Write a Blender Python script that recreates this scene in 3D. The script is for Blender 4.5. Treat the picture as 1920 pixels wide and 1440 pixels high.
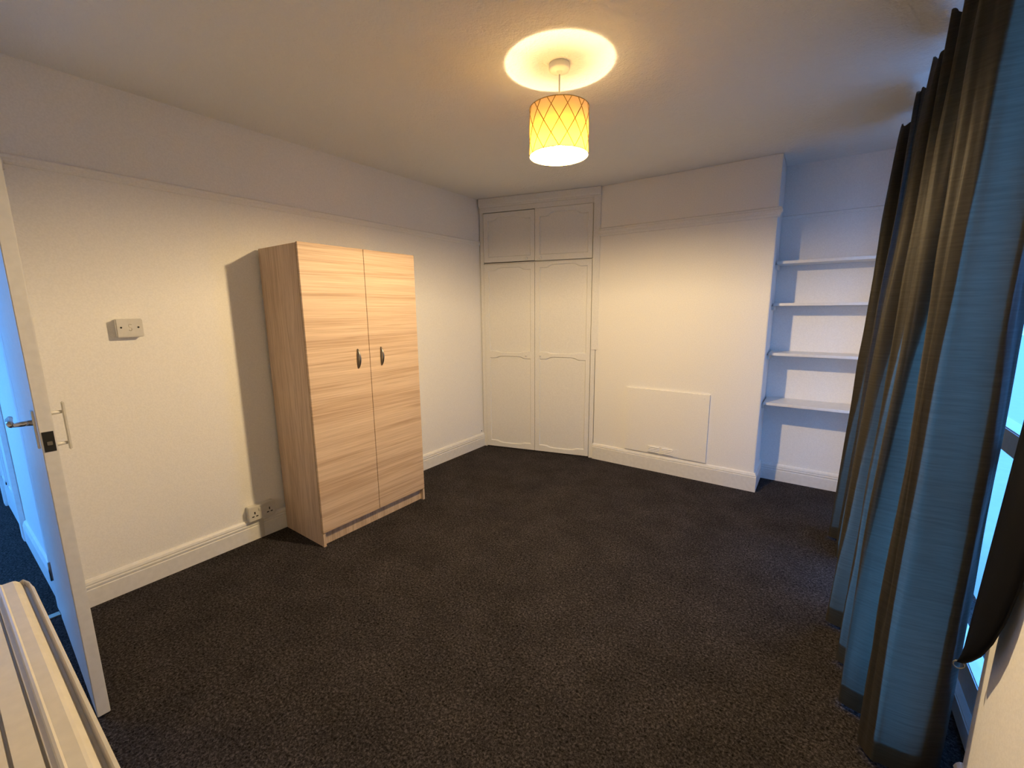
import bpy, bmesh, math, random
from mathutils import Vector, Matrix, noise
from mathutils.geometry import tessellate_polygon
random.seed(7)
for o in list(bpy.data.objects): bpy.data.objects.remove(o)
S = bpy.context.scene
COL = S.collection

# ------------------------------------------------------------------ camera
CAM = (2.8028, -3.6774, 1.4289)
RGT = Vector((0.81356941, 0.58139758, -0.0090377))
UPV = Vector((-0.09307714, 0.14555702, 0.98496183))
FWD = Vector((-0.57396992, 0.80049361, -0.17253557))
cam_d = bpy.data.cameras.new('camera'); cam = bpy.data.objects.new('camera', cam_d); COL.objects.link(cam)
cam_d.sensor_fit = 'HORIZONTAL'; cam_d.sensor_width = 36.0
cam_d.lens = 803.83 / 1920 * 36.0; cam_d.clip_start = 0.02
m3 = Matrix((RGT, UPV, -FWD)).transposed()
cam.matrix_world = Matrix.Translation(CAM) @ m3.to_4x4()
S.camera = cam

# ------------------------------------------------------------------ sky
SKY = (0.10, 0.38, 1.0); SKY_STRENGTH = 5.5
w = bpy.data.worlds.new('sky'); S.world = w; w.use_nodes = True
bg = w.node_tree.nodes['Background']
bg.inputs['Color'].default_value = (*SKY, 1); bg.inputs['Strength'].default_value = SKY_STRENGTH
BULB_STRENGTH = 4700.0; BULB_COLOR = (1.0, 0.73, 0.39)

S.view_settings.view_transform = 'Standard'; S.view_settings.look = 'None'
S.view_settings.gamma = 1.0; S.view_settings.use_curve_mapping = False
S.view_settings.exposure = 0.0

# ------------------------------------------------------------------ room measures (metres)
H = 2.47            # ceiling
X2 = 2.4824         # right edge of the chimney breast
X1 = 1.12           # cupboard / chimney breast joint
DA = 0.364          # depth of the shelf alcove
XR = 3.25           # right (window) wall
YN = -4.40          # near wall behind the camera
YH = -3.42          # hinge side of doorway
YD = -4.28          # far side of doorway
WT = 0.12           # left wall thickness
OY0, OY1 = -2.10, -0.12   # window opening
XW = 3.34           # plane of the glazed doors

# ------------------------------------------------------------------ materials
MATS = {}
def nt(name):
    m = bpy.data.materials.new(name); m.use_nodes = True; MATS[name] = m
    t = m.node_tree; b = t.nodes['Principled BSDF']
    return m, t, b
def N(t, typ, **kw):
    n = t.nodes.new(typ)
    for k, v in kw.items():
        if k in n.inputs: n.inputs[k].default_value = v
        else: setattr(n, k, v)
    return n
def coords(t, scale=(1, 1, 1), rot=(0, 0, 0)):
    c = N(t, 'ShaderNodeTexCoord'); mp = N(t, 'ShaderNodeMapping')
    mp.inputs['Scale'].default_value = scale; mp.inputs['Rotation'].default_value = rot
    t.links.new(c.outputs['Object'], mp.inputs['Vector']); return mp.outputs['Vector']
def noise_tex(t, vec, scale, detail=3, rough=.55, dist=0):
    n = N(t, 'ShaderNodeTexNoise'); n.inputs['Scale'].default_value = scale; n.inputs['Detail'].default_value = detail
    n.inputs['Roughness'].default_value = rough; n.inputs['Distortion'].default_value = dist
    t.links.new(vec, n.inputs['Vector']); return n.outputs['Fac']
def ramp(t, fac, stops):
    r = N(t, 'ShaderNodeValToRGB'); e = r.color_ramp.elements
    while len(e) < len(stops): e.new(.5)
    for i, (p, c) in enumerate(stops): e[i].position = p; e[i].color = (*c, 1)
    t.links.new(fac, r.inputs['Fac']); return r.outputs['Color']
def bump(t, b, h, strength, dist):
    n = N(t, 'ShaderNodeBump'); n.inputs['Strength'].default_value = strength; n.inputs['Distance'].default_value = dist
    t.links.new(h, n.inputs['Height']); t.links.new(n.outputs['Normal'], b.inputs['Normal'])
def plain(name, col, rough=.5, metal=0., spec=.5, nscale=None, nstr=.1, ndist=.002):
    m, t, b = nt(name)
    v = coords(t)
    f = noise_tex(t, v, nscale or 40, 2)
    c2 = tuple(x * .94 for x in col)
    t.links.new(ramp(t, f, [(.35, c2), (.65, col)]), b.inputs['Base Color'])
    b.inputs['Roughness'].default_value = rough; b.inputs['Metallic'].default_value = metal
    b.inputs['Specular IOR Level'].default_value = spec
    if nscale: bump(t, b, f, nstr, ndist)
    return m
plain('wall_paint', (.89, .875, .85), .75, 0, .25, 130, .18, .003)
plain('white_gloss', (.80, .79, .77), .38, 0, .4)
plain('white_satin', (.80, .79, .77), .5, 0, .3, 90, .08, .001)
plain('white_plastic', (.66, .64, .60), .28)
plain('dark_hole', (.012, .011, .010), .6)
plain('steel', (.26, .25, .235), .3, 1.0)
plain('chrome', (.55, .54, .52), .18, 1.0)
plain('brass_strip', (.55, .50, .42), .35, 1.0)
plain('cream_gloss', (.74, .70, .62), .22, 0, .5)
plain('upvc', (.80, .81, .82), .3)
plain('pale_paving', (.46, .45, .43), .9, 0, .2, 12, .2, .01)
plain('cord_white', (.72, .70, .66), .5)

m, t, b = nt('artex')                       # stippled ceiling
v = coords(t); f1 = noise_tex(t, v, 95, 3, .6); f2 = noise_tex(t, v, 26, 2)
mx = N(t, 'ShaderNodeMath', operation='ADD'); t.links.new(f1, mx.inputs[0]); t.links.new(f2, mx.inputs[1])
b.inputs['Base Color'].default_value = (.89, .875, .84, 1); b.inputs['Roughness'].default_value = .8
b.inputs['Specular IOR Level'].default_value = .2
bump(t, b, mx.outputs[0], .8, .007)

m, t, b = nt('carpet')                      # charcoal brown twist pile
v = coords(t)
f1 = noise_tex(t, v, 115, 4, .7, .6); f2 = noise_tex(t, v, 4.5, 2); f3 = noise_tex(t, v, 420, 2, .6)
c1 = ramp(t, f1, [(.34, (.009, .008, .0080)), (.52, (.072, .063, .063)), (.70, (.195, .172, .172))])
c2 = ramp(t, f2, [(.3, (.8, .8, .8)), (.7, (1.15, 1.15, 1.15))])
mm = N(t, 'ShaderNodeMix', data_type='RGBA', blend_type='MULTIPLY'); mm.inputs[0].default_value = 1
t.links.new(c1, mm.inputs[6]); t.links.new(c2, mm.inputs[7]); t.links.new(mm.outputs[2], b.inputs['Base Color'])
b.inputs['Roughness'].default_value = .95; b.inputs['Specular IOR Level'].default_value = .05
ad = N(t, 'ShaderNodeMath', operation='ADD'); t.links.new(f1, ad.inputs[0]); t.links.new(f3, ad.inputs[1])
bump(t, b, ad.outputs[0], 1.0, .012)

def oak(name, big, fine, lite, mid, dark):
    m, t, b = nt(name)
    v1 = coords(t, big); v2 = coords(t, fine)
    f1 = noise_tex(t, v1, 1.0, 4, .6, .7); f2 = noise_tex(t, v2, 1.0, 3, .65, .3)
    f3 = noise_tex(t, coords(t, tuple(x * 3.1 for x in big)), 1.0, 3, .6, .9)
    ca = ramp(t, f1, [(.30, lite), (.50, mid), (.56, dark), (.60, mid), (.72, lite)])
    cb = ramp(t, f2, [(.36, (.78, .74, .70)), (.5, (.97, .96, .95)), (.62, (1.04, 1.04, 1.04))])
    cc = ramp(t, f3, [(.40, (.93, .91, .90)), (.6, (1.04, 1.04, 1.04))])
    m1 = N(t, 'ShaderNodeMix', data_type='RGBA', blend_type='MULTIPLY'); m1.inputs[0].default_value = .8
    t.links.new(ca, m1.inputs[6]); t.links.new(cb, m1.inputs[7])
    m2 = N(t, 'ShaderNodeMix', data_type='RGBA', blend_type='MULTIPLY'); m2.inputs[0].default_value = 1
    t.links.new(m1.outputs[2], m2.inputs[6]); t.links.new(cc, m2.inputs[7])
    t.links.new(m2.outputs[2], b.inputs['Base Color'])
    b.inputs['Roughness'].default_value = .5; b.inputs['Specular IOR Level'].default_value = .35
OAK = ((.70, .54, .395), (.66, .495, .355), (.53, .375, .255))
oak('oak_horizontal', (.6, .28, 11.0), (4, 2.4, 240), *OAK)
oak('oak_vertical', (9.0, 9.0, .6), (150, 150, 5), (.66, .51, .375), (.62, .47, .34), (.53, .39, .275))

def fabric(name, refl, trans, mixf, sx, sz):
    m, t, b = nt(name)
    v = coords(t, (60, 60, 420)); f = noise_tex(t, v, 1.0, 3, .6)
    v2 = coords(t, (9, 9, 160)); f2 = noise_tex(t, v2, 1.0, 3, .6)
    c = ramp(t, f, [(.3, tuple(x * .85 for x in refl)), (.7, tuple(x * 1.12 for x in refl))])
    t.links.new(c, b.inputs['Base Color']); b.inputs['Roughness'].default_value = .55
    b.inputs['Specular IOR Level'].default_value = .12
    bump(t, b, f, .12, .001)
    tr = N(t, 'ShaderNodeBsdfTranslucent')
    ct = ramp(t, f2, [(.3, tuple(x * .8 for x in trans)), (.7, tuple(x * 1.15 for x in trans))])
    t.links.new(ct, tr.inputs['Color'])
    ms = N(t, 'ShaderNodeAddShader')
    t.links.new(b.outputs[0], ms.inputs[0]); t.links.new(tr.outputs[0], ms.inputs[1])
    t.links.new(ms.outputs[0], t.nodes['Material Output'].inputs['Surface'])
fabric('curtain_cloth', (.029, .0245, .0215), (.150, .155, .115), .5, 1, 1)
plain('black_satin', (.006, .006, .007), .6, 0, .08)

m, t, b = nt('shade_cloth')                 # amber translucent paper of the drum shade
b.inputs['Base Color'].default_value = (.80, .72, .50, 1); b.inputs['Roughness'].default_value = .8
tr = N(t, 'ShaderNodeBsdfTranslucent')
f = noise_tex(t, coords(t, (30, 30, 30)), 1.0, 2)
t.links.new(ramp(t, f, [(.3, (.070, .0330, .0034)), (.7, (.076, .0360, .0038))]), tr.inputs['Color'])
ms = N(t, 'ShaderNodeAddShader'); t.links.new(b.outputs[0], ms.inputs[0]); t.links.new(tr.outputs[0], ms.inputs[1])
t.links.new(ms.outputs[0], t.nodes['Material Output'].inputs['Surface'])
plain('shade_crease', (.40, .28, .08), .8)
m, t, b = nt('bulb_glow')
b.inputs['Base Color'].default_value = (.9, .9, .9, 1)
b.inputs['Emission Color'].default_value = (*BULB_COLOR, 1); b.inputs['Emission Strength'].default_value = BULB_STRENGTH
m, t, b = nt('glass')
b.inputs['Base Color'].default_value = (1, 1, 1, 1); b.inputs['Roughness'].default_value = 0
gl = N(t, 'ShaderNodeBsdfGlossy'); gl.inputs['Roughness'].default_value = .02
tp = N(t, 'ShaderNodeBsdfTransparent'); mxs = N(t, 'ShaderNodeMixShader'); mxs.inputs[0].default_value = .05; t.links.new(tp.outputs[0], mxs.inputs[1])
t.links.new(gl.outputs[0], mxs.inputs[2]); t.links.new(mxs.outputs[0], t.nodes['Material Output'].inputs['Surface'])

# ------------------------------------------------------------------ mesh helpers
class MB:
    def __init__(s): s.v = []; s.f = []; s.sm = []
    def add(s, vs, fs, smooth=False):
        k = len(s.v); s.v += [tuple(p) for p in vs]; s.f += [tuple(i + k for i in f) for f in fs]; s.sm += [smooth] * len(fs); return s
    def box(s, x0, x1, y0, y1, z0, z1, bev=0.):
        bm = bmesh.new(); bmesh.ops.create_cube(bm, size=1)
        for v in bm.verts:
            v.co = Vector(((x0 + x1) / 2 + v.co.x * (x1 - x0), (y0 + y1) / 2 + v.co.y * (y1 - y0), (z0 + z1) / 2 + v.co.z * (z1 - z0)))
        if bev: bmesh.ops.bevel(bm, geom=bm.edges[:], offset=bev, segments=2, affect='EDGES')
        return s.bm(bm)
    def bm(s, bm):
        bm.verts.index_update(); s.add([v.co[:] for v in bm.verts], [[v.index for v in f.verts] for f in bm.faces]); bm.free(); return s
    def tube(s, pts, r, n=10, closed=False, cap=True):
        pts = [Vector(p) for p in pts]; vs = []; fs = []; L = len(pts)
        rr = r if isinstance(r, (list, tuple)) else [r] * L
        up = None
        for i, p in enumerate(pts):
            a = pts[(i - 1) % L] if (i or closed) else p; c = pts[(i + 1) % L] if (i < L - 1 or closed) else p
            d = (c - a).normalized()
            if up is None: up = Vector((0, 0, 1)) if abs(d.z) < .9 else Vector((1, 0, 0))
            e = d.cross(up).normalized(); up = e.cross(d).normalized()
            for j in range(n):
                an = 2 * math.pi * j / n; vs.append(p + (e * math.cos(an) + up * math.sin(an)) * rr[i])
        for i in range(L if closed else L - 1):
            for j in range(n):
                a = i * n + j; b = i * n + (j + 1) % n; c = ((i + 1) % L) * n; fs.append((a, b, c + (j + 1) % n, c + j))
        if cap and not closed: fs += [tuple(range(n))[::-1], tuple(range((L - 1) * n, L * n))]
        return s.add(vs, fs, True)
    def lathe(s, prof, c, n=32, cap=True, axis='z'):
        vs = []; fs = []
        for (r, z) in prof:
            for j in range(n):
                a = 2 * math.pi * j / n; q = (r * math.cos(a), r * math.sin(a), z)
                if axis == 'x': q = (q[2], q[0], q[1])
                if axis == 'y': q = (q[0], q[2], q[1])
                vs.append((c[0] + q[0], c[1] + q[1], c[2] + q[2]))
        L = len(prof)
        for i in range(L - 1):
            for j in range(n): fs.append((i * n + j, i * n + (j + 1) % n, (i + 1) * n + (j + 1) % n, (i + 1) * n + j))
        if cap: fs += [tuple(range(n))[::-1], tuple(range((L - 1) * n, L * n))]
        return s.add(vs, fs, True)
    def extrude(s, prof, a, b, out):
        """profile (offset along `out`, z) swept straight from a to b"""
        a = Vector(a); b = Vector(b); o = Vector(out); n = len(prof)
        vs = [a + o * p + Vector((0, 0, z)) for p, z in prof] + [b + o * p + Vector((0, 0, z)) for p, z in prof]
        fs = [(i, (i + 1) % n, n + (i + 1) % n, n + i) for i in range(n)] + [tuple(range(n))[::-1], tuple(range(n, 2 * n))]
        return s.add(vs, fs)
    def sweep(s, prof, path):
        """profile (outward offset, z) swept with mitres along a plan polyline; `outward` is to the right of travel"""
        P = [Vector((p[0], p[1])) for p in path]; n = len(prof); vs = []; fs = []
        for i, p in enumerate(P):
            d0 = (P[i] - P[i - 1]).normalized() if i else None; d1 = (P[i + 1] - P[i]).normalized() if i < len(P) - 1 else None
            n0 = Vector((d0.y, -d0.x)) if d0 else None; n1 = Vector((d1.y, -d1.x)) if d1 else None
            if n0 is None: m = n1
            elif n1 is None: m = n0
            else: m = (n0 + n1); m = m / max(.2, m.dot(n0))
            for q, z in prof: vs.append((p.x + m.x * q, p.y + m.y * q, z))
        for i in range(len(P) - 1):
            for j in range(n):
                a = i * n + j; b = i * n + (j + 1) % n; fs.append((a, b, b + n, a + n))
        fs += [tuple(range(n))[::-1], tuple(range((len(P) - 1) * n, len(P) * n))]
        return s.add(vs, fs)
    def xf(s, M):
        s.v = [tuple(M @ Vector(p)) for p in s.v]; return s
    def build(s, name, mat, parent=None, kind=None, label=None, base=None):
        me = bpy.data.meshes.new(name)
        org = Vector((0, 0, 0))
        if parent is not None: org = Vector(parent['_o'])
        elif base is not None: org = Vector(base)
        me.from_pydata([tuple(Vector(p) - org) for p in s.v], [], s.f)
        for p, q in zip(me.polygons, s.sm): p.use_smooth = q
        me.update()
        bm = bmesh.new(); bm.from_mesh(me); bmesh.ops.recalc_face_normals(bm, faces=bm.faces); bm.to_mesh(me); bm.free()
        me.materials.append(MATS[mat])
        o = bpy.data.objects.new(name, me); COL.objects.link(o)
        o['_o'] = tuple(org)
        if parent is not None: o.parent = parent
        else: o.location = org
        if kind: o['kind'] = kind
        if label: o['label'] = label
        return o
def thing(name, label, cat, loc, group=None):
    o = bpy.data.objects.new(name, None); COL.objects.link(o); o.location = loc; o['_o'] = tuple(loc)
    o['label'] = label; o['category'] = cat
    if group: o['group'] = group
    o.empty_display_size = .05
    return o
def tag(o, label, cat, group=None):
    o['label'] = label; o['category'] = cat
    if group: o['group'] = group
    return o
def struct(name, mb, mat, label=None): return mb.build(name, mat, None, 'structure', label)

# ================================================================== SETTING
T = .12
struct('floor', MB().box(-.01, XR + .3, YN - T, DA + T, -.10, 0), 'carpet', 'dark charcoal brown twist pile carpet')
struct('ceiling', MB().box(-.01 - WT, XR + .3, YN - T, DA + T, H, H + .1), 'artex', 'white stippled textured ceiling')
XL = -.010
lw = MB().box(XL - WT, XL, YH, DA + T, -.1, H).box(XL - WT, XL, YN - T, YD, -.1, H).box(XL - WT, XL, YD, YH, 2.03, H)
struct('wall_left', lw, 'wall_paint', 'white painted wall behind the wardrobe')
struct('wall_back', MB().box(XL, XR + .3, DA, DA + T, -.1, H), 'wall_paint', 'white alcove wall behind the shelves')
struct('wall_chimney', MB().box(X1, X2, 0, DA, -.1, H, .004), 'wall_paint', 'white chimney breast projecting from the back wall')
rw = MB().box(XR, XW + .08, OY1, DA, -.1, H).box(XR, XW + .08, YN - T, OY0, -.1, H).box(XR, XW + .08, OY0, OY1, 2.42, H)
struct('wall_right', rw, 'wall_paint', 'white wall on the window side')
struct('wall_near', MB().box(XL, XR, YN - T, YN, -.1, H), 'wall_paint', 'white wall behind the camera')
struct('ground', MB().box(-30, 30, -30, 30, -.40, -.16), 'pale_paving', 'pale paved ground outside the windows')
# ---- hall beyond the door
HX, HY = -3.3, -4.50
struct('floor_hall', MB().box(HX, -.01, HY, YH, -.10, 0).box(HX - .1, HX, HY, YH, -.1, 0), 'carpet', 'hall carpet beyond the open door')
struct('ceiling_hall', MB().box(HX, XL - WT, HY - .1, YH + .1, H, H + .1), 'artex')
struct('wall_hall', MB().box(HX, XL - WT, YH, YH + .10, -.1, H), 'white_satin', 'white hall wall beside the doorway')
struct('wall_hall_end', MB().box(HX - .1, HX, HY, YH + .1, -.1, H), 'wall_paint')
WA, WB, WZ0, WZ1 = -2.80, -.20, .08, 2.38
hw = MB().box(HX, WA, HY - .1, HY, -.1, H).box(WB, XL - WT, HY - .1, HY, -.1, H).box(WA, WB, HY - .1, HY, -.1, WZ0).box(WA, WB, HY - .1, HY, WZ1, H)
struct('wall_hall_window', hw, 'wall_paint')
hwin = struct('window_2', MB().box(WA, WA + .06, HY - .08, HY - .02, WZ0, WZ1).box(WB - .06, WB, HY - .08, HY - .02, WZ0, WZ1)
              .box(WA + .06, WB - .06, HY - .08, HY - .02, WZ0, WZ0 + .06).box(WA + .06, WB - .06, HY - .08, HY - .02, WZ1 - .06, WZ1).box(-1.53, -1.47, HY - .08, HY - .02, WZ0 + .06, WZ1 - .06), 'upvc')
MB().box(WA + .06, -1.53, HY - .053, HY - .047, WZ0 + .06, WZ1 - .06).build('pane', 'glass', hwin)
MB().box(-1.47, WB - .06, HY - .053, HY - .047, WZ0 + .06, WZ1 - .06).build('pane', 'glass', hwin)
# hall skirting and the frame of the next door along the hall wall
hs = struct('baseboard_hall', MB().sweep([(0, 0), (.018, 0), (.018, .11), (.010, .135), (0, .14)], [(-1.18, YH), (XL - WT - .09, YH)]), 'white_gloss')
hf = MB().box(-1.28, -1.18, YH - .025, YH, 0, 2.08, .004).box(-2.16, -2.06, YH - .025, YH, 0, 2.08, .004).box(-2.16, -1.18, YH - .025, YH, 2.03, 2.12, .004)
hd = struct('door_2', hf, 'white_gloss', 'closed white panelled door along the hall')
MB().box(-2.05, -1.29, YH - .010, YH, .01, 2.03).build('door_leaf', 'white_gloss', hd)
for zz in ((.25, .85), (1.05, 1.85)):
    for xx in ((-1.97, -1.72), (-1.62, -1.37)):
        x0, x1 = xx; z0, z1 = zz
        f = MB()
        f.box(x0, x1, YH - .018, YH - .008, z0, z0 + .02).box(x0, x1, YH - .018, YH - .008, z1 - .02, z1).box(x0, x0 + .02, YH - .018, YH - .008, z0, z1).box(x1 - .02, x1, YH - .018, YH - .008, z0, z1)
        f.build('panel_moulding', 'white_gloss', hd)

# ---- skirting boards
SK = [(0, 0), (.020, 0), (.020, .088), (.0165, .091), (.0165, .096), (.020, .099), (.020, .107), (.0165, .110), (.0165, .115), (.019, .118), (.015, .130), (.008, .138), (0, .140)]
SKC = [(0, 0), (.020, 0), (.020, .118), (.016, .121), (.016, .126), (.019, .129), (.012, .146), (0, .152)]
# left wall (right of travel = into the room when walking towards -Y ... use +x side)
struct('baseboard_left', MB().sweep(SK, [(XL, YH + .03), (XL, -.275)]), 'white_gloss', 'white moulded skirting board along the left wall')
struct('baseboard_chimney', MB().sweep(SKC, [(X1, 0), (X2, 0), (X2, DA)]), 'white_gloss', 'white skirting board around the chimney breast')
struct('baseboard_back', MB().sweep(SK, [(X2 + .02, DA), (XR, DA)]), 'white_gloss', 'white moulded skirting board in the shelf alcove')
struct('baseboard_right', MB().sweep(SK, [(XR, DA), (XR, OY1)]), 'white_gloss')
struct('baseboard_right_near', MB().sweep(SK, [(XR, -2.105), (XR, YN)]), 'white_gloss')
struct('baseboard_near', MB().sweep(SK, [(XR, YN), (XL, YN)]), 'white_gloss')
# ---- picture rails
PR = [(0, 0), (.006, .002), (.012, .010), (.012, .016), (.020, .024), (.022, .034), (.014, .040), (0, .044)]
PRC = [(0, 0), (.010, .004), (.016, .016), (.016, .022), (.026, .032), (.026, .046), (.020, .052), (.020, .062), (0, .074)]
struct('trim_1', MB().sweep([(a, z + 2.040) for a, z in PR], [(XL, YH - .9), (XL, -.286)]), 'wall_paint', 'painted picture rail along the left wall')
struct('trim_2', MB().sweep([(a, z + 2.050) for a, z in PRC], [(X1 + .012, 0), (X2 + .004, 0), (X2 + .004, .03)]), 'wall_paint', 'painted picture rail across the chimney breast')
struct('trim_3', MB().sweep([(a * .5, z * .6 + 2.085) for a, z in PR], [(X2, DA), (XR, DA)]), 'wall_paint', 'thin painted picture rail in the shelf alcove')
# ---- low white boxing beside the window opening
struct('trim_4', MB().box(3.10, 3.232, -1.985, -1.965, 0, .135, .003).box(3.225, 3.232, -1.985, -1.90, 0, .135, .002), 'white_gloss', 'low white skirting return behind the curtain')
# ---- doorway lining, architrave and threshold
dl = MB().box(XL - WT, XL, YH - .020, YH, 0, 2.03).box(XL - WT, XL, YD, YD + .028, 0, 2.03).box(XL - WT, XL, YD, YH, 2.002, 2.03)
fr = struct('trim_5', dl, 'white_gloss', 'white doorway lining')
MB().box(XL - WT, XL - .045, YH - .028, YH - .020, 0, 2.0).build('door_stop', 'white_gloss', fr)
MB().box(XL - WT - .018, XL - WT, YH - .020, YH + .07, 0, 2.08, .003).build('architrave', 'white_gloss', fr)
MB().box(XL, XL + .018, YD - .07, YD + .02, 0, 2.08, .003).build('architrave', 'white_gloss', fr)
MB().box(XL, XL + .018, YD - .07, YH + .07, 2.012, 2.09, .003).build('architrave', 'white_gloss', fr)
MB().box(-.075, -.035, YD + .03, YH - .03, 0, .006, .002).build('threshold_strip', 'brass_strip', fr)

# ---- the open door: leaf at right angles to the left wall
DX0, DX1, DY0, DY1 = .012, .845, -3.453, -3.418
DR = Matrix.Translation((DX0, DY0, 0)) @ Matrix.Rotation(-.0408, 4, 'Z') @ Matrix.Translation((-DX0, -DY0, 0))   # swung a little past square
d1 = struct('door_1', MB().box(DX0, DX1, DY0, DY1, .012, 1.985, .002).xf(DR), 'white_gloss', 'white room door standing open, seen edge on')
yo = .034
MB().box(DX1 - .004, DX1 + .0012, DY0 + .005, DY0 + .031, .995, 1.060).xf(DR).build('latch_recess', 'dark_hole', d1, label='dark latch hole in the door edge')
MB().box(DX1, DX1 + .004, DY0 + .013, DY0 + .025, 1.016, 1.028, .001).xf(DR).build('latch_bolt', 'steel', d1)
hp = MB().box(.765, .805, DY0 - .006, DY0, 1.000, 1.125, .002).xf(DR).build('handle_plate', 'chrome', d1, label='metal lever handle on its plate')
lev = MB().tube([(.785, DY0, 1.085), (.785, DY0 - .046, 1.085)], [.010, .007], 12)
lev.tube([(.787, DY0 - .050, 1.086), (.74, DY0 - .052, 1.087), (.69, DY0 - .050, 1.088), (.665, DY0 - .046, 1.090)], [.008, .0085, .009, .007], 12)
lev.xf(DR).build('lever', 'chrome', hp)
ph = MB().box(.690, .712, DY1 + .036, DY1 + .044, .960, 1.130, .003).xf(DR).build('pull_handle', 'white_plastic', d1, label='white D shaped pull handle')
for z in (.985, 1.095):
    MB().tube([(.701, DY1, z), (.701, DY1 + .012, z), (.701, DY1 + .038, z)], [.012, .007, .005], 10).xf(DR).build('post', 'white_plastic', ph)
for z in (.25, 1.75):
    MB().lathe([(.006, -.045), (.006, .045)], (DX0 - .006, DY0 - .004, z), 10).build('hinge', 'steel', d1)

# ---- glazed window doors in the recess
wd = struct('window_1', MB().box(XW, XW + .06, OY0, OY0 + .06, .0, 2.42, .004).box(XW, XW + .06, OY1 - .06, OY1, 0, 2.42, .004)
            .box(XW, XW + .06, OY0 + .06, OY1 - .06, 2.34, 2.42, .004).box(XW - .03, XW + .06, OY0 + .06, OY1 - .06, 0, .07, .004), 'upvc', 'white framed glazed doors behind the curtains')
ym = (OY0 + OY1) / 2
for (a, c) in ((OY0 + .06, ym), (ym, OY1 - .06)):
    lf = MB().box(XW - .01, XW + .045, a, a + .075, .08, 2.33, .004).box(XW - .01, XW + .045, c - .075, c, .08, 2.33, .004)
    lf.box(XW - .01, XW + .045, a + .075, c - .075, 2.25, 2.33, .004).box(XW - .01, XW + .045, a + .075, c - .075, .08, .19, .004).box(XW - .01, XW + .045, a + .075, c - .075, .95, 1.03, .004)
    s_ = lf.build('sash', 'upvc', wd)
    MB().box(XW + .012, XW + .022, a + .075, c - .075, .19, .95).build('pane', 'glass', s_)
    MB().box(XW + .012, XW + .022, a + .075, c - .075, 1.03, 2.25).build('pane', 'glass', s_)

# ================================================================== BUILT-IN CUPBOARD (angled front)
CA = Vector((0, -.288, 0)); CB = Vector((X1, 0, 0)); CL = (CB - CA).length; cd = (CB - CA).normalized()
cn = Vector((cd.y, -cd.x, 0))                # towards the room
CM = Matrix(((cd.x, cn.x, 0, CA.x), (cd.y, cn.y, 0, CA.y), (0, 0, 1, 0), (0, 0, 0, 1)))   # local (u, out, z) -> world
cup = thing('fitted_cupboard', 'white painted fitted cupboard with four panelled doors in the corner', 'cupboard', (.55, -.10, 0))
def cb(): return MB()
fm = MB().box(.002, .038, -.04, .0, .0, 2.39).box(1.114, CL - .003, -.04, .006, .0, 2.39, .002).box(.038, 1.114, -.04, .0, 2.342, 2.39)
fm.box(.038, 1.114, -.04, -.020, 1.862, 1.872)
fm.xf(CM).build('frame', 'white_satin', cup)
MB().box(1.118, CL + .022, -.004, .014, 1.05, 2.39, .002).xf(CM).build('architrave', 'white_satin', cup)
MB().extrude([(-.04, 2.388), (.012, 2.388), (.016, 2.396), (.026, 2.404), (.028, 2.415), (.028, H - .003), (-.04, H - .003)], CM @ Vector((.002, 0, 0)), CM @ Vector((CL + .022, 0, 0)), cn).build('cornice', 'white_satin', cup)

def panel_door(u0, u1, z0, z1, holes, thick=.020):
    """door slab whose front has recessed panels with shouldered outlines; holes = list of (z0, z1, top_bow, bottom_bow)"""
    mb = MB(); y1 = .006; y0 = y1 - thick
    ml, mr = .045, .040
    edges = [z0] + [(holes[i][1] + holes[i + 1][0]) / 2 for i in range(len(holes) - 1)] + [z1]
    for i, (h0, h1, tb, bb) in enumerate(holes):
        a, c = u0 + ml, u1 - mr; W = c - a
        def bow(k):  # shoulder - ogee - flat - ogee - shoulder
            return [(0, 0), (.13, 0), (.165, .12 * k), (.21, .6 * k), (.25, .88 * k), (.30, k), (.70, k), (.75, .88 * k), (.79, .6 * k), (.835, .12 * k), (.87, 0), (1, 0)]
        loop = [(a + W * t_, h0 - dz) for t_, dz in bow(bb)] + [(c - W * t_, h1 + dz) for t_, dz in bow(tb)]
        cx_, cz_ = (a + c) / 2, (h0 + h1) / 2
        out = [(u0, edges[i]), (u1, edges[i]), (u1, edges[i + 1]), (u0, edges[i + 1])]
        # slightly smaller loop on the recessed level
        inner = [(u + (.007 if u < cx_ else -.007), z + (.007 if z < cz_ else -.007)) for u, z in loop]
        tri = tessellate_polygon([[Vector((u, z, 0)) for u, z in out], [Vector((u, z, 0)) for u, z in loop]])
        pts = out + loop
        mb.add([(u, y1, z) for u, z in pts], tri)
        n = len(loop)
        mb.add([(u, y1, z) for u, z in loop] + [(u, y1 - .010, z) for u, z in inner], [(k, (k + 1) % n, n + (k + 1) % n, n + k) for k in range(n)])
        mb.add([(u, y1 - .010, z) for u, z in inner], [tuple(range(n))])
    mb.add([(u0, y1, z0), (u1, y1, z0), (u1, y1, z1), (u0, y1, z1), (u0, y0, z0), (u1, y0, z0), (u1, y0, z1), (u0, y0, z1)],
           [(0, 1, 5, 4), (1, 2, 6, 5), (2, 3, 7, 6), (3, 0, 4, 7), (4, 5, 6, 7)])
    return mb.xf(CM)
def knob(u, z, r, parent):
    k = MB()
    prof = [(r * .55, 0), (r * .45, .006), (r * .6, .010), (r, .015), (r, .019), (r * .7, .023), (r * .1, .024)]
    k.lathe(prof, (0, 0, 0), 16, axis='y')
    k.xf(CM @ Matrix.Translation((u, .006, z))).build('knob', 'white_satin', parent)
mid = .568
da = panel_door(.0435, mid - .0025, 1.878, 2.334, [(1.925, 2.268, .032, -.0)]).build('upper_door', 'white_satin', cup, label='upper left door standing slightly proud'); knob(.490, 1.900, .013, da)
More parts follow.
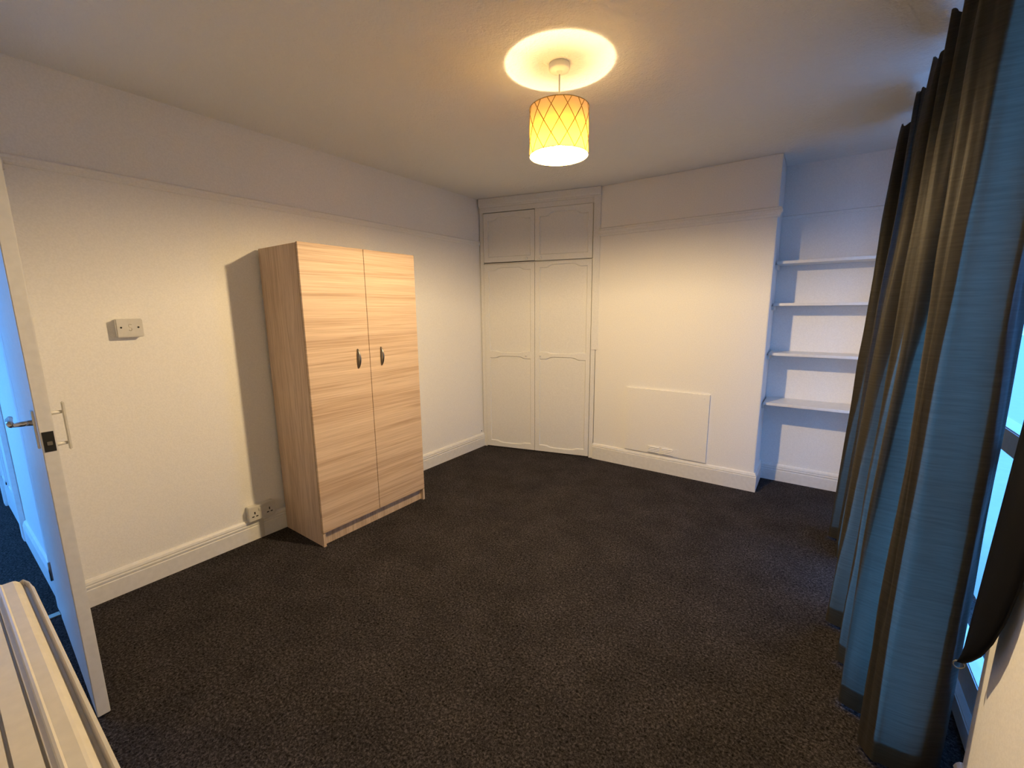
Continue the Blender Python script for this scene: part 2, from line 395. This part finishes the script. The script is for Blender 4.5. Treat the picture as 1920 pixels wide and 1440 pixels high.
db = panel_door(mid + .001, 1.110, 1.874, 2.339, [(1.925, 2.268, .032, -.0)]).build('upper_door', 'white_satin', cup); knob(.632, 1.897, .013, db)
dc = panel_door(.042, mid - .002, .012, 1.858, [(.072, .945, .020, .018), (1.010, 1.802, .026, .014)]).build('lower_door', 'white_satin', cup); knob(.484, .978, .008, dc)
dd = panel_door(mid + .002, 1.110, .012, 1.860, [(.072, .948, .022, .018), (1.012, 1.812, .026, .014)]).build('lower_door', 'white_satin', cup); knob(.630, .980, .008, dd)

# ================================================================== WARDROBE
WX, WY0, WY1, WH = .456, -2.389, -1.562, 1.80
wr = thing('wardrobe', 'light oak effect two door wardrobe standing against the left wall', 'wardrobe', (.24, (WY0 + WY1) / 2, 0))
MB().box(.014, WX - .018, WY0, WY0 + .016, 0, WH - .004, .001).build('side_panel', 'oak_vertical', wr)
MB().box(.014, WX - .018, WY1 - .016, WY1, 0, WH - .004, .001).build('side_panel', 'oak_vertical', wr)
MB().box(.014, WX - .018, WY0 + .016, WY1 - .016, WH - .022, WH - .004, .001).build('top_panel', 'oak_horizontal', wr)
MB().box(.014, WX - .030, WY0 + .016, WY1 - .016, .085, .101).build('bottom_panel', 'oak_horizontal', wr)
MB().box(.014, .018, WY0 + .016, WY1 - .016, .05, WH - .02).build('back_panel', 'oak_vertical', wr)
MB().box(WX - .046, WX - .030, WY0 + .016, -1.977, 0, .085).build('plinth', 'oak_vertical', wr)
MB().box(WX - .046, WX - .030, -1.975, WY1 - .016, 0, .085).build('plinth', 'oak_vertical', wr)
for (z0, z1) in ((0, .084),):   # foot of each side panel reaching forward under the doors
    MB().box(WX - .018, WX - .002, WY0, WY0 + .016, z0, z1).build('side_foot', 'oak_vertical', wr)
    MB().box(WX - .018, WX - .002, WY1 - .016, WY1, z0, z1).build('side_foot', 'oak_vertical', wr)
def bow_handle(y, zc, parent):
    pts = []; L = .060
    for i in range(17):
        t_ = -1 + i / 8; pts.append((WX + .004 + .020 * (1 - t_ * t_), y, zc + L * t_))
    h = MB().tube(pts, [.0035 + .0035 * (1 - abs(-1 + i / 8)) ** .5 for i in range(17)], 10)
    # flattened underside bar that closes the loop on the door
    h.tube([(WX + .002, y, zc - L), (WX + .003, y, zc - L * .5), (WX + .003, y, zc + L * .5), (WX + .002, y, zc + L)], [.003, .0045, .0045, .003], 8)
    h.build('handle', 'steel', parent, label='brushed metal bow handle')
ySp = -1.9725
dA = MB().box(WX - .0165, WX, WY0 + .001, ySp - .0015, .089, WH, .0012).build('door', 'oak_horizontal', wr); bow_handle(-2.062, 1.131, dA)
dB = MB().box(WX - .0165, WX, ySp + .0015, WY1 - .001, .089, WH, .0012).build('door', 'oak_horizontal', wr); bow_handle(-1.886, 1.131, dB)

# ================================================================== PENDANT LIGHT
LX, LY = 1.777, -1.872
pl = thing('pendant_light', 'lit ceiling pendant with amber diamond patterned drum shade', 'pendant light', (LX, LY, H))
MB().lathe([(.043, 0), (.045, -.004), (.045, -.020), (.041, -.026), (.016, -.028), (.010, -.031), (.008, -.039), (.003, -.041)], (LX, LY, H), 40).build('ceiling_rose', 'cord_white', pl)
MB().tube([(LX, LY, H - .04), (LX, LY, 2.222)], .0035, 8).build('cord', 'cord_white', pl)
MB().lathe([(.006, 2.235), (.016, 2.228), (.018, 2.195), (.018, 2.172), (.012, 2.168)], (LX, LY, 0), 20).build('lamp_holder', 'cord_white', pl)
bl = MB().lathe([(.001, 2.098), (.012, 2.100), (.022, 2.107), (.028, 2.118), (.030, 2.130), (.0298, 2.133)], (LX, LY, 0), 24).build('bulb', 'bulb_glow', pl, label='glowing dome of the bulb')
MB().lathe([(.0303, 2.133), (.0300, 2.142), (.022, 2.164), (.014, 2.178), (.013, 2.186)], (LX, LY, 0), 24).build('bulb_base', 'cord_white', bl)
R0, ZB, ZT = .130, 2.100, 2.292
sh = MB().lathe([(R0, ZB), (R0, ZB + .06), (R0, ZB + .12), (R0, ZT)], (LX, LY, 0), 72, cap=False).build('shade', 'shade_cloth', pl)
for z, n_ in ((ZB, 'bottom_ring'), (ZT, 'top_ring')):
    MB().tube([(LX + R0 * math.cos(a * math.pi / 36), LY + R0 * math.sin(a * math.pi / 36), z) for a in range(72)], .0016, 6, closed=True).build(n_, 'shade_crease', sh)
lat = MB(); nd = 12
for k in range(nd):
    for s_ in (-1, 1):
        pts = []
        for i in range(13):
            tt = i / 12; a = 2 * math.pi * k / nd + s_ * tt * 2 * math.pi / nd * 1.77
            pts.append((LX + (R0 + .0004) * math.cos(a), LY + (R0 + .0004) * math.sin(a), ZB + (ZT - ZB) * tt))
        lat.tube(pts, .0017, 4)
lat.build('diamond_creases', 'shade_crease', sh)
spd = MB()
for a in (0, 120, 240):
    a = math.radians(a); spd.tube([(LX + .018 * math.cos(a), LY + .018 * math.sin(a), 2.19), (LX + R0 * .99 * math.cos(a), LY + R0 * .99 * math.sin(a), ZT - .004)], .0015, 6)
spd.build('spider', 'cord_white', pl)

# ================================================================== SHELVES in the alcove
for i, (z, dep, nm) in enumerate(((1.748, .225, 'top'), (1.443, .225, 'second highest'), (1.071, .245, 'second lowest'), (.690, .275, 'lowest'))):
    yf = DA - dep
    t_ = thing('alcove_shelf', f'white painted wooden shelf in the alcove, {nm} of the four', 'shelf', ((X2 + XR) / 2, DA, z), 'shelves in the alcove')
    MB().box(X2 + .012, XR - .002, yf, DA - .001, z - .010, z + .010, .002).build('board', 'white_gloss', t_)
    MB().box(X2 + .0005, X2 + .016, yf + .03, DA - .002, z - .042, z - .0105, .002).build('batten', 'white_gloss', t_)
    MB().box(XR - .018, XR - .0005, yf + .03, DA - .002, z - .042, z - .0105, .002).build('batten', 'white_gloss', t_)

# ================================================================== ACCESS PANEL with vents on the chimney breast
ap = thing('hearth_panel', 'white board covering the old fireplace with two small vents', 'access panel', (1.785, 0, .134))
MB().box(1.440, 2.131, -.016, 0, .160, .732, .0015).build('board', 'wall_paint', ap)
vg = MB().box(1.632, 1.910, -.0195, -.016, .168, .236, .001).build('vent_plate', 'wall_paint', ap)
for x0, x1 in ((1.658, 1.752), (1.776, 1.870)):
    for k in range(4):
        z = .177 + k * .0145
        MB().add([(x0, -.0195, z), (x1, -.0195, z), (x1, -.0195, z + .005), (x0, -.0195, z + .005), (x0, -.028, z), (x1, -.028, z), (x1, -.027, z + .003), (x0, -.027, z + .003)],
                 [(0, 1, 5, 4), (4, 5, 6, 7), (7, 6, 2, 3), (0, 4, 7, 3), (1, 2, 6, 5)]).build('louvre', 'wall_paint', vg)
for (x, z) in ((2.09, .70), (2.09, .28), (1.47, .70), (1.47, .28)):
    MB().lathe([(.006, 0), (.005, -.0015), (.001, -.002)], (x, -.016, z), 10, axis='y').build('screw', 'wall_paint', ap)

# ================================================================== SOCKET + WALL PLATE
def oblong(y0, y1, z0, z1, x0, x1, r=.006):
    return MB().box(x0, x1, y0, y1, z0, z1, r)
so = thing('wall_socket', 'white double wall socket above the skirting beside the wardrobe', 'wall socket', (XL, -2.540, .184))
oblong(-2.618, -2.464, .138, .228, XL, XL + .036, .003).build('back_box', 'white_plastic', so)
fp = oblong(-2.621, -2.461, .136, .230, XL + .036, XL + .045, .003).build('face_plate', 'white_plastic', so)
for yc in (-2.585, -2.497):
    for (dy, dz, a, b_) in ((0, .022, .0035, .008), (-.0115, .0, .0065, .0035), (.0115, 0, .0065, .0035)):
        MB().box(XL + .0445, XL + .0458, yc + dy - a, yc + dy + a, .165 + dz - b_, .165 + dz + b_).build('pin_hole', 'dark_hole', fp)
for yc in (-2.557, -2.527):
    MB().box(XL + .044, XL + .050, yc - .007, yc + .007, .196, .216, .002).build('rocker', 'white_plastic', fp)
MB().box(XL, XL + .026, -2.556, -2.532, .004, .137, .002).build('conduit', 'white_plastic', so, label='white trunking running down to the floor')

wp = thing('wall_plate', 'square edged white outlet plate high on the left wall', 'wall plate', (XL, -3.036, 1.352))
oblong(-3.090, -2.990, 1.310, 1.396, XL, XL + .030, .004).build('back_box', 'white_plastic', wp)
fp = oblong(-3.092, -2.988, 1.308, 1.398, XL + .030, XL + .040, .004).build('face_plate', 'white_plastic', wp)
for yc in (-3.073, -3.007):
    MB().lathe([(.0042, 0), (.0042, .0012), (.003, .0015)], (XL + .040, yc, 1.356), 12, axis='x').build('screw', 'dark_hole', fp)
sp = []
for i in range(25):
    a = i / 24; sp.append((XL + .0402, -3.038 + .0085 * math.sin(-2 * math.pi * a + .6) * (1.0), 1.340 + .030 * a))
spts = [(.5, .88), (.2, 1), (-.3, .97), (-.55, .75), (-.35, .55), (.3, .42), (.5, .22), (.25, .02), (-.3, 0), (-.55, .12)]
MB().tube([(XL + .0402, -3.038 + .011 * a, 1.340 + .032 * c) for a, c in spts], .0012, 6).build('emblem', 'brass_strip', fp)
# small screw left in the wall above the skirting
tag(MB().lathe([(.005, 0), (.005, .006), (.002, .008)], (XL, -.315, .165), 10, axis='x').build('wall_hook', 'steel', base=(XL, -.315, .165)), 'tiny metal hook above the skirting beside the cupboard', 'hook')

# ================================================================== CURTAINS
def spline(P, k=10):
    """Catmull-Rom through points, k steps per span"""
    out = []; n = len(P)
    for i in range(n - 1):
        p0 = P[max(i - 1, 0)]; p1 = P[i]; p2 = P[i + 1]; p3 = P[min(i + 2, n - 1)]
        for j in range(k + (i == n - 2)):
            t_ = j / k
            out.append(tuple(.5 * (2 * b_ + (c - a) * t_ + (2 * a - 5 * b_ + 4 * c - d) * t_ * t_ + (3 * b_ - a - 3 * c + d) * t_ ** 3) for a, b_, c, d in zip(p0, p1, p2, p3)))
    return out
ZC0, ZC1 = .018, 2.405
def curtain_pts(ctrl, nz=46, off=0., s_rng=None, z0=None, z1=None, seed=0):
    top = spline([(a, b_) for a, b_, c, d in ctrl]); bot = spline([(c, d) for a, b_, c, d in ctrl]); n = len(top)
    i0, i1 = s_rng or (0, n - 1); z0 = ZC0 if z0 is None else z0; z1 = ZC1 if z1 is None else z1
    V = []; F = []
    for r in range(nz + 1):
        z = z0 + (z1 - z0) * r / nz; h = (z - ZC0) / (ZC1 - ZC0); k = 1 - h
        e = k ** .8
        row = []
        for i in range(i0, i1 + 1):
            x = top[i][0] * (1 - e) + bot[i][0] * e; y = top[i][1] * (1 - e) + bot[i][1] * e
            wv = noise.noise(Vector((i * .16, z * 1.3, seed))) * .012 + noise.noise(Vector((i * .45, z * 3.2, seed + 5))) * .005
            wy = noise.noise(Vector((i * .12 + 9, z * 1.1, seed))) * .014
            row.append(Vector((x + wv, y + wy, z + (0.012 * math.sin(i * .55 + seed) if r == nz and z1 == ZC1 else 0))))
        for q, p in enumerate(row):
            a = row[max(q - 1, 0)]; c = row[min(q + 1, len(row) - 1)]; d = (c - a); nn = Vector((d.y, -d.x, 0)).normalized()
            V.append(p + nn * off)
    w_ = i1 - i0 + 1
    for r in range(nz):
        for i in range(w_ - 1): F.append((r * w_ + i, r * w_ + i + 1, (r + 1) * w_ + i + 1, (r + 1) * w_ + i))
    return V, F
def pleat_pts(ctrl, ic, a0, a1, b0, b1, off, seed, nz=40, ns=14):
    """gathered cloth doubled up behind one fold: wide under the heading, narrowing towards the hem"""
    V0, _ = curtain_pts(ctrl, nz, off, None, None, None, seed); n = len(V0) // (nz + 1); V = []; F = []
    for r in range(nz + 1):
        h = r / nz; hh = min(1., h / .90) ** 2.0
        lo = ic - (a0 + (a1 - a0) * hh); hi = ic + (b0 + (b1 - b0) * hh)
        for k in range(ns + 1):
            q = min(max(lo + (hi - lo) * k / ns, 0), n - 1.001); i = int(q); V.append(V0[r * n + i].lerp(V0[r * n + i + 1], q - i))
    for r in range(nz):
        for k in range(ns): F.append((r * (ns + 1) + k, r * (ns + 1) + k + 1, (r + 1) * (ns + 1) + k + 1, (r + 1) * (ns + 1) + k))
    return V, F
def make_curtain(ctrl, label, seed, sides, pleats):
    n = len(spline([(a, b_) for a, b_, c, d in ctrl]))
    ys = [c[1] for c in ctrl]
    cu = thing('curtain', label, 'curtain', (3.1, sum(ys) / len(ys), 0), 'slate curtains across the window')
    V, F = curtain_pts(ctrl, seed=seed); MB().add(V, F, True).build('drape', 'curtain_cloth', cu)
    for nm, rng, z0, z1, nz in (('hem', None, ZC0, ZC0 + .075, 4), ('heading', None, ZC1 - .09, ZC1, 4)):
        V, F = curtain_pts(ctrl, nz, -.004, rng, z0, z1, seed); MB().add(V, F, True).build(nm, 'curtain_cloth', cu)
    for rng in sides:
        rng = (rng[0], n - 1 if rng[1] is None else rng[1])
        for k in (1, 2):
            V, F = curtain_pts(ctrl, 46, -.004 * k, rng, None, None, seed); MB().add(V, F, True).build('side_hem', 'curtain_cloth', cu)
    for (ic, a0, a1, b0, b1) in pleats:
        for k in (1, 2):
            V, F = pleat_pts(ctrl, ic, a0, a1, b0, b1, -.003 * k, seed); MB().add(V, F, True).build('pleat', 'curtain_cloth', cu)
    return cu
far = [(3.14, -.27, 3.12, -.40), (3.09, -.27, 3.04, -.44), (3.06, -.31, 2.97, -.50), (3.075, -.345, 2.985, -.545), (3.13, -.365, 3.18, -.57), (3.14, -.55, 3.18, -.64),
       (3.07, -.77, 3.00, -.76), (3.085, -.80, 3.02, -.79), (3.13, -.82, 3.09, -.80)]
near = [(3.17, -.98, 3.06, -1.31), (3.12, -1.04, 2.99, -1.365), (3.075, -1.11, 2.952, -1.41), (3.09, -1.145, 2.97, -1.455), (3.14, -1.16, 3.18, -1.48), (3.15, -1.27, 3.18, -1.53),
        (3.07, -1.43, 2.995, -1.66), (3.085, -1.465, 3.01, -1.70), (3.14, -1.475, 3.17, -1.72), (3.15, -1.56, 3.16, -1.76), (3.07, -1.72, 2.985, -1.88), (3.08, -1.755, 3.005, -1.92),
        (3.13, -1.77, 3.12, -1.94), (3.12, -1.83, 3.10, -1.97), (3.06, -1.97, 3.03, -2.05), (3.065, -2.01, 3.042, -2.09), (3.105, -2.035, 3.085, -2.11), (3.188, -2.02, 3.18, -2.085), (3.232, -1.965, 3.226, -2.03)]
make_curtain(far, 'dark slate curtain at the far end of the window, next to the shelves', 1, [], [(20, 14, 20, 9, 22), (60, 12, 18, 6, 20)])
make_curtain(near, 'wide dark slate curtain nearest the camera, hanging to the carpet', 3, [(170, None)], [(20, 14, 18, 8, 21), (60, 12, 18, 5, 20), (100, 12, 18, 7, 22), (146, 12, 16, 8, 15)])
cr = thing('curtain_rail', 'slim white curtain rail hidden behind the curtain tops', 'curtain rail', (3.21, -1.15, 2.37))
MB().box(3.206, 3.218, -1.93, -.08, 2.362, 2.386, .003).build('track', 'white_plastic', cr)
for y in (-1.90, -.10):
    MB().box(3.216, XR - .0005, y - .012, y + .012, 2.366, 2.382, .002).build('bracket', 'white_plastic', cr)

# ---- curtain tieback: black crescent band hanging from a wall hook, ring on its loose tip
tb = thing('curtain_tieback', 'black crescent fabric tieback hanging loose at the right edge with a ring', 'tieback', (3.26, -2.2, .9))
ex, ey = .22, -.975
wid = [(.475, .008), (.50, .030), (.54, .058), (.60, .084), (.68, .105), (.78, .118), (.90, .124), (1.05, .122), (1.18, .108), (1.30, .080), (1.40, .040), (1.44, .015)]
V = []; F = []
for z, w_ in wid:
    lx = 3.198 + (z - .475) * .030; ly = -2.145 - (z - .475) * .03
    for side in (0, 1):
        for k in range(7):
            q = k / 6; bul = .010 * math.sin(math.pi * q) * (1 if side == 0 else -.2) + (.003 if side == 0 else -.003)
            V.append((lx + ex * w_ * q - .94 * bul, ly + ey * w_ * q - .35 * bul, z))
for r in range(len(wid) - 1):
    a = r * 14; b_ = a + 14
    ring = list(range(0, 7)) + list(range(13, 6, -1))
    for k in range(14):
        F.append((a + ring[k], a + ring[(k + 1) % 14], b_ + ring[(k + 1) % 14], b_ + ring[k]))
F.append(tuple(ring)); F.append(tuple(q + (len(wid) - 1) * 14 for q in ring[::-1]))
MB().add(V, F, True).build('band', 'black_satin', tb)
MB().tube([(3.194 + .011 * math.cos(a * math.pi / 10), -2.143, .462 + .011 * math.sin(a * math.pi / 10)) for a in range(20)], .0018, 6, closed=True).build('ring', 'steel', tb)
MB().tube([(XR, -2.178, 1.43), (3.236, -2.176, 1.43), (3.230, -2.176, 1.435), (3.228, -2.176, 1.448)], .004, 8).build('hook', 'steel', tb)

# ================================================================== LOW CHEST in the near left corner of the view
ch = thing('storage_chest', 'glossy cream white chest with grooved lid edge beside the open door', 'chest', (1.93, -3.86, 0))
P = [(-3.602, .790), (-3.600, .800), (-3.600, .848), (-3.6015, .851), (-3.6045, .851), (-3.606, .847), (-3.608, .838), (-3.6115, .838), (-3.614, .845), (-3.621, .853), (-3.625, .8545),
     (-3.640, .8545), (-3.6425, .8565), (-3.6455, .8555), (-3.647, .852), (-3.6525, .851), (-3.6535, .843), (-3.6555, .843), (-3.6565, .851), (-3.680, .851), (-3.681, .843), (-3.6835, .843),
     (-3.6845, .851), (-4.08, .851), (-4.09, .845), (-4.09, .790)]
secs = [(1.414, .016, -.006), (1.420, .010, -.001), (1.445, .004, 0), (1.475, 0, 0), (2.36, 0, 0), (2.375, .004, -.003), (2.38, .010, -.008)]
V = []; F = []; n = len(P)
for x, dy, dz in secs:
    for y, z in P: V.append((x, min(y, -3.600 - dy * 1.0) if y > -3.62 else y, z + dz))
for i in range(len(secs) - 1):
    for j in range(n): F.append((i * n + j, i * n + (j + 1) % n, (i + 1) * n + (j + 1) % n, (i + 1) * n + j))
F += [tuple(range(n))[::-1], tuple(range((len(secs) - 1) * n, len(secs) * n))]
MB().add(V, F).build('lid', 'cream_gloss', ch)
MB().box(1.43, 2.37, -4.08, -3.625, .05, .790, .006).build('body', 'cream_gloss', ch)
for x0, x1 in ((1.445, 1.895), (1.905, 2.355)):
    d_ = MB().box(x0, x1, -3.625, -3.608, .065, .780, .003).build('door', 'cream_gloss', ch)
    MB().lathe([(.008, 0), (.006, .008), (.012, .016), (.010, .022), (.001, .024)], ((1.87 if x0 < 1.5 else 1.93), -3.608, .55), 14, axis='y').build('knob', 'steel', d_)
MB().box(1.45, 2.35, -4.06, -3.65, 0, .05).build('plinth', 'cream_gloss', ch)

for o in list(bpy.data.objects):
    if '_o' in o: del o['_o']
